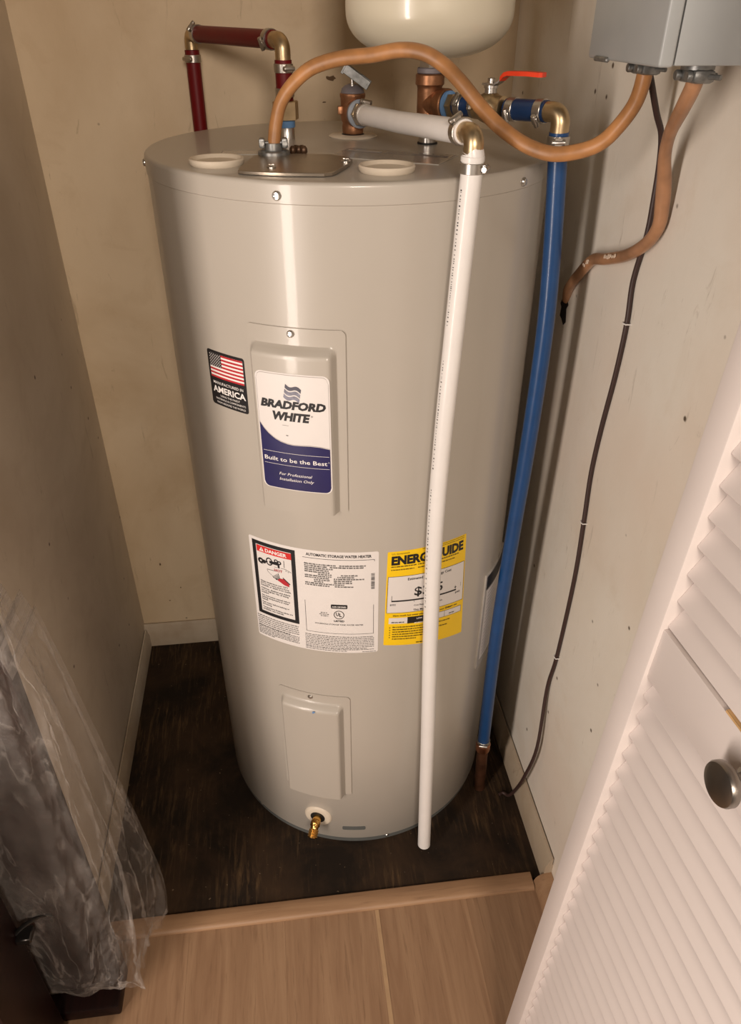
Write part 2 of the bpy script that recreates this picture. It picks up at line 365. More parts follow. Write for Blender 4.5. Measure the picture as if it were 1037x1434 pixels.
class Print:
    """flat print collected in label millimetres, mapped later to the surface"""
    def __init__(s): s.v = []; s.f = []
    def poly(s, v, f):
        k = len(s.v); s.v += list(v); s.f += [tuple(i+k for i in q) for q in f]
    def rect(s, u0, v0, u1, v1):
        n = max(1, int(abs(u1-u0)/5)); v = []
        for i in range(n+1):
            u = u0+(u1-u0)*i/n; v += [(u, v0), (u, v1)]
        s.poly(v, [(2*i, 2*i+2, 2*i+3, 2*i+1) for i in range(n)]); return s
    def rrect(s, u0, v0, u1, v1, r):
        us = [u0+r*(1-math.cos(k/5*PI/2)) for k in range(6)]
        n = max(2, int((u1-u0-2*r)/5)); us += [u0+r+(u1-u0-2*r)*i/n for i in range(1, n)]
        us += [u1-r*(1-math.cos(k/5*PI/2)) for k in range(5, -1, -1)]
        v = []
        for u in us:
            d = 0
            if u < u0+r: d = r-math.sqrt(max(0, r*r-(u0+r-u)**2))
            if u > u1-r: d = r-math.sqrt(max(0, r*r-(u-u1+r)**2))
            v += [(u, v0+d), (u, v1-d)]
        s.poly(v, [(2*i, 2*i+2, 2*i+3, 2*i+1) for i in range(len(us)-1)]); return s
    def frame(s, u0, v0, u1, v1, t):
        return s.rect(u0, v0, u1, v0+t).rect(u0, v1-t, u1, v1).rect(u0, v0+t, u0+t, v1-t).rect(u1-t, v0+t, u1, v1-t)
    def text(s, t, u, v, h, width=None, bold=0, shear=0, align='CENTER', sp=1.0, rot=0):
        """h = cap height in mm; width = fit to this width"""
        size = h/.70
        vv, f, w0 = text2d(t, size, bold*size*1.7, shear, 1.0, align, sp)
        k = width/w0 if width and w0 else 1.0
        c_, s_ = math.cos(rot), math.sin(rot)
        s.poly([(u+(a*k)*c_-bb*s_, v+(a*k)*s_+bb*c_) for a, bb in vv], f); return s
    def strip(s, top, bot):
        n = len(top); s.poly(list(top)+list(bot), [(n+i, n+i+1, i+1, i) for i in range(n-1)]); return s
    def line(s, pts, t):
        for (a, c) in zip(pts[:-1], pts[1:]):
            d = Vector((c[0]-a[0], c[1]-a[1])); 
            if d.length == 0: continue
            nrm = Vector((-d.y, d.x)).normalized()*t/2
            s.poly([(a[0]-nrm.x, a[1]-nrm.y), (c[0]-nrm.x, c[1]-nrm.y), (c[0]+nrm.x, c[1]+nrm.y), (a[0]+nrm.x, a[1]+nrm.y)], [(0,1,2,3)])
        return s
    def disc(s, u, v, r, n=20, r0=0, sy=1.0):
        o = [(u+r*math.cos(2*PI*k/n), v+r*sy*math.sin(2*PI*k/n)) for k in range(n)]
        if not r0: s.poly(o, [tuple(range(n))])
        else:
            i = [(u+r0*math.cos(2*PI*k/n), v+r0*sy*math.sin(2*PI*k/n)) for k in range(n)]
            s.poly(o+i, [(k, (k+1) % n, n+(k+1) % n, n+k) for k in range(n)])
        return s
    def greek(s, u0, u1, v0, v1, rows, h, seed=0, last=.5):
        """lines of print too fine to read: rows of word-long dashes"""
        rg = random.Random(seed)
        for k in range(rows):
            v = v1-(v1-v0)*k/max(1, rows-1)-h; u = u0; end = u1 if k < rows-1 else u0+(u1-u0)*last
            while u < end-1:
                wd = rg.uniform(1.6, 6); e = min(u+wd, end)
                x = u
                while x < e:
                    lw = rg.uniform(.45, .8); s.poly([(x, v), (min(x+lw, e), v), (min(x+lw, e), v+h*rg.uniform(.75, 1.15)), (x, v+h*rg.uniform(.75, 1.15))], [(0,1,2,3)])
                    x += lw+rg.uniform(.2, .32)
                u = e+.9
        return s
    def build(s, name, mat, parent, fmap, off, **props):
        mb = MB(); mb.add([fmap(u/1000, v/1000, off) for u, v in s.v], s.f)
        return mb.build(name, mat, parent, smooth=0, **props)
def cylmap(th0, z0, r):
    def f(u, v, off):
        a = rad(th0)+u/r; return ((r+off)*math.sin(a), -(r+off)*math.cos(a), z0+v)
    return f
def sheet(fmap, u0, v0, u1, v1, t, off, rr=0):
    """thin label body with a real thickness"""
    P = Print(); P.rrect(u0, v0, u1, v1, rr) if rr else P.rect(u0, v0, u1, v1)
    n = len(P.v)//2; mb = MB()
    top = [fmap(u/1000, v/1000, off+t) for u, v in P.v]; bot = [fmap(u/1000, v/1000, off-.0004) for u, v in P.v]; N = len(top)
    f = list(P.f) + [tuple(i+N for i in q)[::-1] for q in P.f]
    for i in range(n-1):
        f.append((2*i+2, 2*i, 2*i+N, 2*i+2+N)); f.append((2*i+1, 2*i+3, 2*i+3+N, 2*i+1+N))
    f.append((0, 1, 1+N, N)); f.append((2*n-1, 2*n-2, 2*n-2+N, 2*n-1+N))
    mb.add(top+bot, f); return mb

# ------------------------------------------------------------------ water heater
wh = thing('water_heater', (0,0,0), 'tall beige cylindrical electric water heater standing on the dark closet floor', 'water heater')
b = MB(); b.lathe([(R-.004, .0135), (R-.001, .0135), (R, .015), (R, .3), (R, .6), (R, .9), (R, H-.0215)], seg=192, capt=False)
b.build('tank_jacket', M_TANK, wh)
br = MB().lathe([(R-.012, 0), (R-.0035, 0), (R-.0025, .001), (R-.0025, .0145), (R-.01, .0145)], seg=128).build('base_ring', M_DKRING, wh)
for th in (7.0, -52):
    a = rad(th); screw(br, ((R-.0025)*math.sin(a), -(R-.0025)*math.cos(a), .009), (math.sin(a), -math.cos(a), 0), .75)
prof = [(R-.0030, H-.0230), (R+.0004, H-.0226), (R+.0012, H-.0218), (R+.0012, H-.0050)]
for k in range(1, 7):
    q = k/6*PI/2; prof.append((R+.0012-.0045*(1-math.cos(q)), H-.0050+.0045*math.sin(q)))
prof += [(R-.010, H-.0002), (R-.016, H), (R*.5, H), (.001, H)]
lid = MB().lathe(prof, seg=192).build('lid', M_TANK, wh)
for th, z in ((-22.5, 1.1197), (43.5, 1.1187), (-86, 1.1195)):
    a = rad(th); screw(lid, ((R+.0012)*math.sin(a), -(R+.0012)*math.cos(a), z), (math.sin(a), -math.cos(a), 0), 1.15)

def access_panel(th0, th1, z0, z1, top_fl, prot, wall=.0085):
    """pressed cover: thin flange, raised field running to the bottom edge"""
    nu, nz = 56, 72; mb = MB(); wu = rad(th1-th0)*R; c0, c1 = .010, .0105   # side flange widths
    us = [wu*i/nu for i in range(nu+1)]; zs = [z0+(z1-z0)*k/nz for k in range(nz-4)]; zl = zs[-1]; zs += [zl+(z1-zl)*math.sin(k/9*PI/2) for k in range(1, 10)]; nz = len(zs)-1
    def sst(x): x = max(0, min(1, x)); return x*x*(3-2*x)
    top = []
    for z in zs:
        oz = z1-z; ins = .007-math.sqrt(.007**2-(.007-oz)**2) if oz < .007 else 0   # rounded outer corners
        for u in [ins+(wu-2*ins)*q/wu for q in us]:
            # rounded-corner distance inside the raised field
            du = min(u-c0*.5, wu-c1-u); dz = (z1-top_fl-z)
            if du < .008 and dz < .008: d = .008-math.hypot(.008-min(du, .008), .008-min(dz, .008))
            else: d = min(du, dz)
            h = .0018+prot*sst((d+.0005)/wall)
            a = rad(th0)+u/R; top.append(((R+h)*math.sin(a), -(R+h)*math.cos(a), z))
    n1 = nu+1; f = []
    for k in range(nz):
        for i in range(nu): f.append((k*n1+i, k*n1+i+1, (k+1)*n1+i+1, (k+1)*n1+i))
    N = len(top); v = top[:]
    border = [i for i in range(n1)]+[k*n1+nu for k in range(1, nz+1)]+[nz*n1+i for i in range(nu-1, -1, -1)]+[k*n1 for k in range(nz-1, 0, -1)]
    for i in border:
        x, y, z = top[i]; a = math.atan2(x, -y); v.append(((R-.001)*math.sin(a), -(R-.001)*math.cos(a), z))
    m = len(border)
    for i in range(m): f.append((border[(i+1) % m], border[i], N+i, N+(i+1) % m))
    mb.add(v, f); return mb
up_p = access_panel(-33.9, -7.1, .7395, .9812, .021, .0122).build('access_panel', M_PANEL, wh, label='upper access panel with raised field and brand label')
a = rad(-21.1); screw(up_p, ((R+.0018)*math.sin(a), -(R+.0018)*math.cos(a), .9745), (math.sin(a), -math.cos(a), 0), 1.05)
lo_p = access_panel(-34.2, -7.6, .1475, .3905, .018, .0122).build('access_panel', M_PANEL, wh, label='lower access panel with plain raised field')
a = rad(-21.7); screw(lo_p, ((R+.0018)*math.sin(a), -(R+.0018)*math.cos(a), .3835), (math.sin(a), -math.cos(a), 0), 1.0)
fm = cylmap(-19.9, .3605, R+.0145)
P = Print(); P.poly([(-2, 0), (0, -.6), (.2, 1.6), (2.6, 2.0), (2.2, 5), (-1.8, 4.6)], [(0,1,2,3,4,5)]); P.build('paint_chip', M_BLUERING, lo_p, fm, .0003)

# --- brand label
rB = R+.0140; fB = cylmap(-20.8, .852, rB)
bl = sheet(fB, -45.5, -78.5, 45.5, 79.5, .0004, 0, 8).build('brand_label', M_PAPER, wh, label='white and navy brand label', smooth=60)
P = Print()   # thin outline
us = [-44+88*i/40 for i in range(41)]
def rr_edge(u, r=7.5, w_=44.0, hh=77.5):
    d = 0
    if abs(u) > w_-r: d = r-math.sqrt(max(0, r*r-(abs(u)-w_+r)**2))
    return hh-d
P.strip([(u, rr_edge(u)+.5) for u in us], [(u, rr_edge(u)+.15-.25) for u in us])
P.rect(-44.2, -70, -43.8, 70); P.rect(43.8, -70, 44.2, 70); P.build('outline', M_GREYINK, bl, fB, .0006)
wave = [(-44, 12.5), (-39, 5), (-33, -1.5), (-25, -7.2), (-17.5, -10.7), (-9, -12.8), (-2, -13.6), (9, -13.2), (20, -12.6), (32, -13.2), (44, -15.5)]
def wv(u):
    for (a_, c_), (d_, e_) in zip(wave[:-1], wave[1:]):
        if a_ <= u <= d_: return c_+(e_-c_)*(u-a_)/(d_-a_)
    return wave[-1][1]
P = Print(); us = [-44+88*i/60 for i in range(61)]
P.strip([(u, wv(u)) for u in us], [(u, -rr_edge(u)) for u in us]); P.build('navy_band', M_NAVY, bl, fB, .0006)
P = Print(); P.strip([(u, wv(u)+1.1) for u in us], [(u, wv(u)+.5) for u in us]); P.build('wave_line', M_GREYINK, bl, fB, .0006)
P = Print()
P.text('BRADFORD', 0, 35.0, 9.6, 81, .032, .22); P.text('WHITE', -2, 19.6, 10.2, 47, .033, .22); P.text('®', 23.5, 26.5, 2.2)
P.line([(-14, 12.8), (-6, 12.6)], .35); P.line([(-10, -.8), (-7.2, -.8)], .9)
P.build('brand_lettering', M_INK, bl, fB, .0007)
P = Print(); P.text('Built to be the Best', -.5, -38, 5.6, 81, .0045); P.text('®', 42, -34.2, 1.6)
P.rect(-41.5, -25.7, 42.5, -25.3); P.rect(-41.5, -43.1, 42.5, -42.7)
P.text('For Professional', -1, -57.6, 4.0, 43, .0, .25); P.text('Installation Only', 0, -65.2, 4.0, 45, .0, .25)
P.build('slogan_lettering', M_PAPERW, bl, fB, .0008)
for k in range(3):   # waving three-band flag emblem
    P = Print(); t0 = 66.8-k*6.2; uu = [i/12 for i in range(13)]
    def fx(s, t): return (-7.0+19*s-1.2*k*1.0-(0 if t else .9), t0-6.0*s-2.3*math.sin(2*PI*s)*.9-(0 if t else 4.7))
    P.strip([fx(s, 1) for s in uu], [fx(s, 0) for s in uu])
    P.build('emblem_band', M_SILV if k else plain('dark_silver_ink', (.05, .05, .075), .4, 0), bl, fB, .0007)

# --- flag label
fF = cylmap(-42.7, .8965, R)
fb = sheet(fF, -31.0, -35.5, 31.0, 37.5, .0003, 0, 3.5).build('flag_label', M_INK, wh, label='black label with a striped flag', smooth=60)
P = Print(); P.rect(-27, 2.6, 28.5, 34.0); P.build('flag_field', M_PAPERW, fb, fF, .0005)
P = Print(); sh = (34.0-2.6)/13
for k in range(7):
    t0 = 34.0-2*k*sh; P.rect(-6.0 if k < 4 else -27, t0-sh, 28.5, t0)
P.build('flag_stripes', M_REDF, fb, fF, .0007)
P = Print(); P.rect(-27, 34.0-7*sh, -6.0, 34.0); P.build('flag_canton', M_INK, fb, fF, .0007)
P = Print()
for r_ in range(9):
    for c_ in range(6 if r_ % 2 == 0 else 5):
        u = -25.4+c_*3.55+(0 if r_ % 2 == 0 else 1.75); v_ = 32.5-r_*1.72
        pts = [(u+(.95 if k % 2 == 0 else .4)*math.sin(k*PI/5), v_+(.95 if k % 2 == 0 else .4)*math.cos(k*PI/5)) for k in range(10)]
        P.poly(pts, [tuple(range(10))])
P.build('flag_stars', M_PAPERW, fb, fF, .0009, kind='stuff'); P = Print()
P.text('MANUFACTURED IN', 1, -6.0, 3.7, 50, .003); P.text('AMERICA', 1.5, -17.0, 8.0, 55, .016)
P.text('USING THE FINEST', 2.5, -22.4, 2.6, 33); P.text('MATERIALS & COMPONENTS', 2.5, -27.2, 2.6, 50); P.text('FROM AROUND THE WORLD', 3.0, -32.2, 2.6, 48)
P.build('flag_lettering', M_PAPERW, fb, fF, .0009, kind='stuff')

# --- danger / rating label
fD = cylmap(-19.4, .578, R)
dl = sheet(fD, -94.6, -93.0, 95.0, 93.5, .0003, 0, 3).build('rating_label', M_PAPER, wh, label='wide white label with danger warning and ratings', smooth=60)
P = Print(); P.frame(-89.2, -46.0, -20.8, 88.6, 6.2)
# faucet drawing
P.disc(-76.5, 54.8, 5.0, 18, 1.6); P.disc(-71, 54.6, 3.4, 14); P.line([(-70, 54.4), (-65, 57)], 2.4)
P.disc(-62.2, 57.5, 5.6, 18, 3.9, 1.25); P.line([(-62, 57), (-47, 57.2)], 5.0); P.disc(-51, 61.8, 3.2, 14, 1.4); P.disc(-46, 60, 3.4, 14, 1.3); P.line([(-47.5, 57), (-47.2, 50.5)], 3.2)
P.line([(-38.6, 66), (-38.4, 53.5)], .8); P.line([(-77, 49.5), (-50, 50.8)], .6); P.line([(-44, 51.5), (-37, 51.5), (-28, 47.5)], .6)
P.line([(-37, 49), (-35, 48.2)], .7); P.line([(-33.5, 47.7), (-31.5, 46.9)], .7); P.line([(-67, 42.8), (-52, 43.6)], .8); P.line([(-67, 42.8), (-66, 39), (-58, 32.6)], .5)
for k in range(5): P.line([(-58.5+k*2.3, 31+k*1.9+2), (-52+k*1.3, 28+k*.8)], 1.1)
P.line([(-58, 31.5), (-47, 27), (-35, 21.5)], 1.0)
P.line([(-42, 35), (-31, 25.4)], 1.4)
rows = ['Water temperature over 125°F', '(52°C) can cause severe burns', 'instantly or death from scalds.', None, 'Children, disabled and elderly', 'are at highest risk of being', 'scalded.', None, 'See instruction manual before', 'setting temperature at water', 'heater.', None, 'Feel water before bathing or', 'showering.', None, 'Temperature limiting valves are', 'available, see manual.']
v_ = 16.5
for s in rows:
    if s is None: v_ -= 2.0; continue
    P.text(s, -80.6, v_, 2.9, len(s)*1.62, .010, 0, 'LEFT'); v_ -= 3.75
P.greek(-92.5, -22.5, -70, -51.0, 6, 1.7, 3, .8); P.greek(-92.5, -22.5, -87, -72.0, 6, 1.5, 4, .4)
# ratings
P.text('AUTOMATIC STORAGE WATER HEATER', 40, 84.2, 4.4, 90, .020)
P.rect(-10, 80.0, 89.3, 80.7); P.rect(88.7, 77.5, 89.3, 80.7)
v_ = 73.6
for k, (c0, c1, d0, d1) in enumerate([(-8, 36, 41, 79), (-8, 24, 28, 74), (-8, 32, 0, 0), (-8, 26, 0, 0), (-8, 27, 0, 0), (11, 30, 43, 66), (-8, 30, 38, 61), (-8, 28, 33, 75), (5, 27, 33, 58), (5, 18, 33, 58), (-8, 47, 0, 0), (-8, 27, 34, 60)]):
    P.greek(c0, c1, v_-2.2, v_-2.2, 1, 2.3, 20+k, 1.0)
    if d1: P.greek(d0, d1, v_-2.2, v_-2.2, 1, 2.3, 60+k, 1.0)
    v_ -= 3.35
rg = random.Random(5); y = 56.5
while y > 29:   # bar code
    h_ = rg.choice([.5, .5, .9, 1.4]); P.rect(84.5, y-h_, 89.5, y); y -= h_+rg.choice([.5, .5, .9])
P.rect(-10.3, -55, -9.7, 3.5); P.rect(87.8, -55, 88.4, 0); P.rect(-10.3, -55.4, 88.4, -54.8)
P.rrect(27.5, -7.0, 51.0, .6, 1.5)
P.disc(38.8, -18.6, 7.6, 28, 6.5, 1.05); P.text('U', 36.6, -20.6, 6.2, 4.2, .02); P.text('L', 41.0, -22.0, 6.2, 3.4, .02)
P.text('LISTED', 38.8, -32.0, 3.2, 15, .025)
for k, s in enumerate((11, 15, 11)): P.greek(18-s/2, 18+s/2, -15.2-k*3.0, -15.2-k*3.0, 1, 1.5, 80+k, 1)
P.text('HOUSEHOLD STORAGE TANK WATER HEATER', 38.5, -38.6, 2.4, 70, .008)
P.greek(-12.5, 89, -83.5, -60.5, 8, 1.5, 9, .9); P.greek(-12.5, 90, -89, -86, 2, 1.3, 10, .6); P.greek(72, 92, -90.5, -90.5, 1, 1.2, 11, 1)
P.build('black_print', M_INK, dl, fD, .0005, kind='stuff')
P = Print(); P.rect(-82.0, 70.4, -26.6, 81.4); P.build('danger_bar', M_REDI, dl, fD, .0005)
P = Print(); P.poly([(-77.5, 72.4), (-69.5, 72.4), (-73.5, 79.6)], [(0,1,2)]); P.text('DANGER', -50.5, 73.0, 5.8, 34, .02)
P.text('AHRI CERTIFIED', 39.2, -4.8, 2.6, 20, .01); P.build('white_print', M_PAPERW, dl, fD, .0008, kind='stuff')
P = Print(); P.poly([(-74.0, 73.6), (-73.0, 73.6), (-73.0, 77.4), (-74.0, 77.4)], [(0,1,2,3)]); P.text('HOT', -48.2, 43.6, 4.4, 13, .01)
P.poly([(-51, 28.5), (-46, 33), (-43.5, 32.5), (-41, 33.5), (-32.5, 26), (-32.5, 20.8), (-40, 22.4)], [(0,1,2,3,4,5,6)])
P.build('red_print', plain('dark_red_ink', (.42, .02, .03), .5), dl, fD, .0009, kind='stuff')

# --- yellow energy label (stuck on a little askew)
EC = [(-63, 97.8), (64, 90.0), (73.5, -105.0), (-67, -73.5)]   # tl tr br bl, mm from the label centre
fE0 = cylmap(19.0, .57, R)
def fE(u, v, off):     # u in -67..67, v in -88..88 (mm/1000)
    s = (u*1000+67)/134; t = (v*1000+88)/176
    top = [EC[0][i]*(1-s)+EC[1][i]*s for i in (0, 1)]; bot = [EC[3][i]*(1-s)+EC[2][i]*s for i in (0, 1)]
    return fE0((bot[0]*(1-t)+top[0]*t)/1000, (bot[1]*(1-t)+top[1]*t)/1000, off)
el = sheet(fE, -67, -88, 67, 88, .0003, 0, 1.5).build('energy_label', M_YEL, wh, label='yellow energy rating label', smooth=60)
P = Print(); P.rect(-65, -24, 65, 44); P.rect(-61, -45, -33, -33.5); P.rect(6, -45, 62, -33.5); P.build('white_boxes', M_PAPER, el, fE, .0005)
P = Print(); P.frame(-65, -24, 65, 44, .6); P.frame(6, -45, 62, -33.5, .5); P.rect(-33, -45.5, 6, -33); P.rect(29, -45, 29.5, -33.5)
P.text('ENERGYGUIDE', 0, 65.5, 14, 122, .030); P.text('U.S. Government', -61, 82.8, 2.7, None, 0, 0, 'LEFT'); P.text('Federal law prohibits removal of this label before consumer purchase.', 31, 82.8, 2.2, 64)
P.rect(-14, 86.2, 63, 86.7)
P.greek(-61, -22, 57, 62.5, 2, 1.9, 30, .9); P.greek(-20, 52, 57, 62.5, 2, 1.9, 31, .9)
P.text('Estimated Yearly Energy Cost', 2, 35.5, 4.2, 74, .012); P.text('$395', 0, 6.5, 15, 48, .012)
P.rect(-58, -2.6, 50, .0); P.rect(-58.4, -2.6, -57.8, 9); P.rect(48, 0, 48.6, 7); P.poly([(46, 4.4), (51, 4.4), (48.5, 1.4)], [(0,1,2)]); P.rect(-24, -5.5, -23.5, -2); P.rect(59, 2, 59.4, 9)
P.text('$352', -56, -9.5, 3.0, None, .01); P.text('$443', 53, -8, 3.4, None, .01); P.text('Cost Range of Similar Models', 0, -13, 2.8, 48, .006)
P.text('This Model', -13, -22.2, 3.6, None, .012); P.text('Cost per year', 42, -29.8, 3.0, None, .01)
P.text('How much hot water you get in the first hour of use', -7, -30.6, 3.0, 96, .01)
P.greek(-57, -38, -41, -41, 1, 2.4, 33, 1); P.greek(38, 48, -40, -40, 1, 2.2, 34, 1)
P.greek(-55, 6, -74, -50.5, 6, 2.2, 35, .6); P.greek(14, 40, -59, -50.5, 2, 2.2, 36, .8)
for k in range(5): P.disc(-59, -52.5-k*4.9, .9, 8)
P.greek(-18, 20, -83, -83, 1, 2.4, 37, 1)
P.build('black_print', M_INK, el, fE, .0007, kind='stuff')
P = Print(); P.text('LOW', -14, -38.4, 2.8, None, .01); P.greek(-22, -2, -44.0, -44.0, 1, 2.4, 39, 1); P.build('white_print', M_PAPERW, el, fE, .0009, kind='stuff')

# --- document pouch on the right side of the jacket
fP = cylmap(57.0, .478, R)
dp = sheet(fP, -40, -138, 60, 66, .0026, 0, 2).build('document_pouch', M_POUCH, wh, label='clear pouch of folded papers behind the blue pipe', smooth=60)
P = Print(); P.rect(-36, 35, 56, 62); P.build('dark_header', M_INK, dp, fP, .0029)
P = Print(); P.rect(-34, -120, 54, 33); P.build('paper', M_PAPER, dp, fP, .0030)
P = Print(); P.greek(-28, 50, -110, 26, 18, 1.8, 51); P.build('grey_print', M_GREYINK, dp, fP, .0033, kind='stuff')

# --- drain
a = rad(-21.6); nd = Vector((math.sin(a), -math.cos(a), 0)); pd = nd*(R-.001)+Vector((0,0,.070))
dr = MB().lathe([(.0012, 0.0005), (.013, .0005), (.0135, .004), (.0215, .0042), (.0245, .002), (.0255, 0)][::-1], pd, nd, 40, capb=False).build('drain_escutcheon', M_CREAMPL, wh)
MB().lathe([(.0134, .0), (.0134, .0046), (.002, .0046)], pd, nd, 28).build('drain_recess', M_BLACK, dr)
dd = (nd*1.0+Vector((0,0,-.62))).normalized()
b = MB().lathe([(.0075, 0), (.0075, .012), (.0062, .013), (.0062, .016)], pd, nd, 20)
b.lathe([(.0078, -.006), (.0088, -.003), (.0088, .004), (.0072, .006), (.0072, .010)], pd+nd*.017, dd, 20)
thr = []
for k in range(6): thr += [(.0082, .010+k*.0022), (.0090, .0111+k*.0022)]
b.lathe([(.0072, .010)]+thr+[(.0082, .0235), (.0076, .0245), (.0060, .0248), (.0058, .020)], pd+nd*.017, dd, 22, capt=True)
b.lathe([(.0035, 0), (.0035, .006), (.0020, .0068)], pd+nd*.020+Vector((0,0,.0065)), nd*.8+Vector((0,0,.6)), 10)
b.build('drain_valve', M_BRASSY, wh)
fV = cylmap(-6.9, .0447, R); P = Print(); P.rrect(-20, -2.2, 20, 2.2, 1.6)
vt = sheet(fV, -21, -5.2, 21, 5.2, .0003, 0, 3).build('base_vent', M_DKRING, wh, smooth=60)

# --- plugs on the lid
for (x, y) in ((-.1605, -.1335), (.0210, -.1950)):
    MB().lathe([(.0285, 0), (.0300, .002), (.0305, .0055), (.0295, .0070), (.0270, .0070), (.0250, .0052), (.0235, .0035), (.001, .0035)], (x, y, H), (0,0,1), 48, capb=False).build('foam_port_plug', M_CREAMPL, wh)
# --- junction cover on the lid
out = [(-.136, -.196), (-.128, -.203), (-.087, -.217), (-.048, -.224), (-.0395, -.220), (-.0345, -.212), (-.016, -.166), (-.010, -.140), (-.013, -.126), (-.030, -.104), (-.067, -.095), (-.113, -.098), (-.120, -.104), (-.136, -.185)]
n = len(out); b = MB(); b.add([(x, y, H+.0008) for x, y in out]+[(x, y, H+.0034) for x, y in out]+[(x*.985-.0012, y*.985-.0025, H+.0042) for x, y in out],
      [(i, (i+1) % n, n+(i+1) % n, n+i) for i in range(n)]+[(n+i, n+(i+1) % n, 2*n+(i+1) % n, 2*n+i) for i in range(n)]+[tuple(range(2*n, 3*n))])
jc = b.build('junction_cover', M_PLATE, wh, smooth=30)
screw(jc, (-.101, -.187, H+.004), (0,0,1), 1.15); screw(jc, (-.0195, -.160, H+.004), (0,0,1), 1.3)
b = MB().lathe([(.0185, 0), (.0185, .003), (.0150, .0045), (.012, .0045)], (-.0968, -.096, H+.0042), (0,0,1), 28); b.lathe([(.0105, 0), (.0105, .008)], (-.0968, -.096, H+.008), (0,0,1), 20)
for sx in (-1, 1):
    b.box((-.0968+sx*.013-.0035, -.102, H+.0105), (-.0968+sx*.013+.0035, -.090, H+.021), .002, 2); b.lathe([(.0026, -.008), (.0026, .006)], (-.0968+sx*.013, -.097, H+.016), (0,1,0), 10)
b.box((-.112, -.0985, H+.012), (-.0815, -.0935, H+.018), .001, 1); b.build('cable_clamp', M_ZINC, wh)
b = MB()
for k, (dx, dy) in enumerate(((0,0), (.007,.002), (.013,-.001), (.004,.006), (.011,.005))):
    b.lathe([(.0030, 0), (.0042, .002), (.0040, .006), (.0020, .0085)], (-.0745+dx, -.082+dy, H+.002), (0,0,1), 8, rot=k)
b.build('wire_stub', plain('dark_bronze', (.10, .055, .03), .4, .6), wh)
# faint printed labels on the lid
def flatmap(o, ang):
    c_, s_ = math.cos(ang), math.sin(ang)
    return lambda u, v, off: (o[0]+u*c_-v*s_, o[1]+u*s_+v*c_, H+off)
M_FAINT = plain('clear_label_film', (.40, .375, .33), .18, coat=.5, var=.02)
fL = flatmap((.041, -.098), rad(-30))
ll = sheet(fL, -70, -36, 70, 36, .0003, 0.0004).build('lid_label', M_FAINT, wh, smooth=0, label='clear film label with black print')
P = Print(); P.frame(-68, 8, 68, 34, .9); P.rect(-64, 11, -20, 20); P.greek(-15, 64, 12, 28, 4, 2.4, 70); P.rect(20, 12, 64, 20); P.greek(-64, 64, -30, 2, 7, 1.6, 71); P.build('print', M_GREYINK, ll, fL, .0009, kind='stuff')
fL2 = flatmap((-.128, -.056), rad(-4))
ll = sheet(fL2, -32, -14, 32, 14, .0003, 0.0004).build('lid_label', M_FAINT, wh, smooth=0, label='small clear film label on the lid')
P = Print(); P.frame(-31, -13, 31, 13, .6); P.build('print', M_GREYINK, ll, fL2, .0009)

# ------------------------------------------------------------------ hot water line (red)
hx, hy = -.0771, .0562; zr = 1.2450
hw = thing('hot_water_pipe', (hx, hy, H), 'dark red hot water pipe looping from the heater lid to the back wall', 'pipe')
MB().lathe([(.0105, -.001), (.0105, .0135), (.0098, .0145), (.0098, .0205)], (hx, hy, H), (0,0,1), 28).build('steel_nipple', M_STEEL, hw)
MB().lathe([(.0108, .0140), (.0114, .0148), (.0114, .0215), (.0108, .0222)], (hx, hy, H), (0,0,1), 28).build('blue_ring', M_BLUERING, hw)
MB().lathe([(.0150, .0225), (.0172, .0235), (.0172, .0440), (.0150, .0450)], (hx, hy, H), (0,0,1), 6, rot=.25).build('union_nut', M_BRASS, hw, smooth=20)
b = MB(); b.tube([(hx, hy, 1.178), (hx, hy, zr-.021)], .0108, 20); b.build('tube', M_RED, hw)
clamp(hw, (hx, hy, 1.188), (0,0,1), .0108, (.2, -1, 0)); clamp(hw, (hx, hy, zr-.030), (0,0,1), .0108, (.55, -1, 0))
e0 = Vector((hx, hy, zr)); e1 = Vector((-.2072, .2900, 1.2470)); dv = (e1-e0).normalized()
MB().tube(elbow_path(e0, (0,0,-1), dv, .0225, .011), .0098, 18).build('elbow', M_BRASS, hw)
MB().tube([e0+dv*.021, e1-dv*.019], .0108, 20).build('tube', M_RED, hw)
clamp(hw, e0+dv*.030, dv, .0108, (-.7, -.4, -.3)); clamp(hw, e1-dv*.026, dv, .0108, (.2, -1, .3))
MB().tube(elbow_path(e1, -dv, (0,0,-1), .0205, .011), .0095, 18).build('elbow', M_BRASS, hw)
MB().tube([(e1.x, e1.y, zr-.019), (e1.x, e1.y, 1.10), (e1.x, e1.y, .45)], .0108, 20).build('tube', M_RED, hw)
clamp(hw, (e1.x, e1.y, zr-.030), (0,0,1), .0108, (-.6, -1, 0))
MB().tube([(e1.x, e1.y, .45), (e1.x, e1.y+.004, .40), (e1.x, e1.y+.05, .38)], .0105, 14).build('tube', M_RED, hw)

# ------------------------------------------------------------------ cold water line (tee + blue)
tx, ty, zt = .1010, -.0036, 1.1790
cw = thing('cold_water_pipe', (tx, ty, H), 'blue cold water pipe with bronze tee running down beside the heater to the floor', 'pipe')
MB().lathe([(.0108, -.001), (.0108, .022)], (tx, ty, H), (0,0,1), 28).build('steel_nipple', M_STEEL, cw)
MB().lathe([(.0108, 0), (.0130, .0), (.0130, .0018), (.0108, .002)], (tx, ty, H), (0,0,1), 28).build('gasket', M_BLACK, cw)
dB = Vector((.2185-tx, -.1600-ty, .005)).normalized()
b = MB().lathe([(.0150, 1.150-H), (.0172, 1.151-H), (.0172, 1.157-H), (.0155, 1.159-H), (.0152, 1.17-H), (.0152, 1.196-H), (.0160, 1.199-H), (.0178, 1.2005-H), (.0178, 1.2105-H), (.0165, 1.212-H)], (tx, ty, H), (0,0,1), 32)
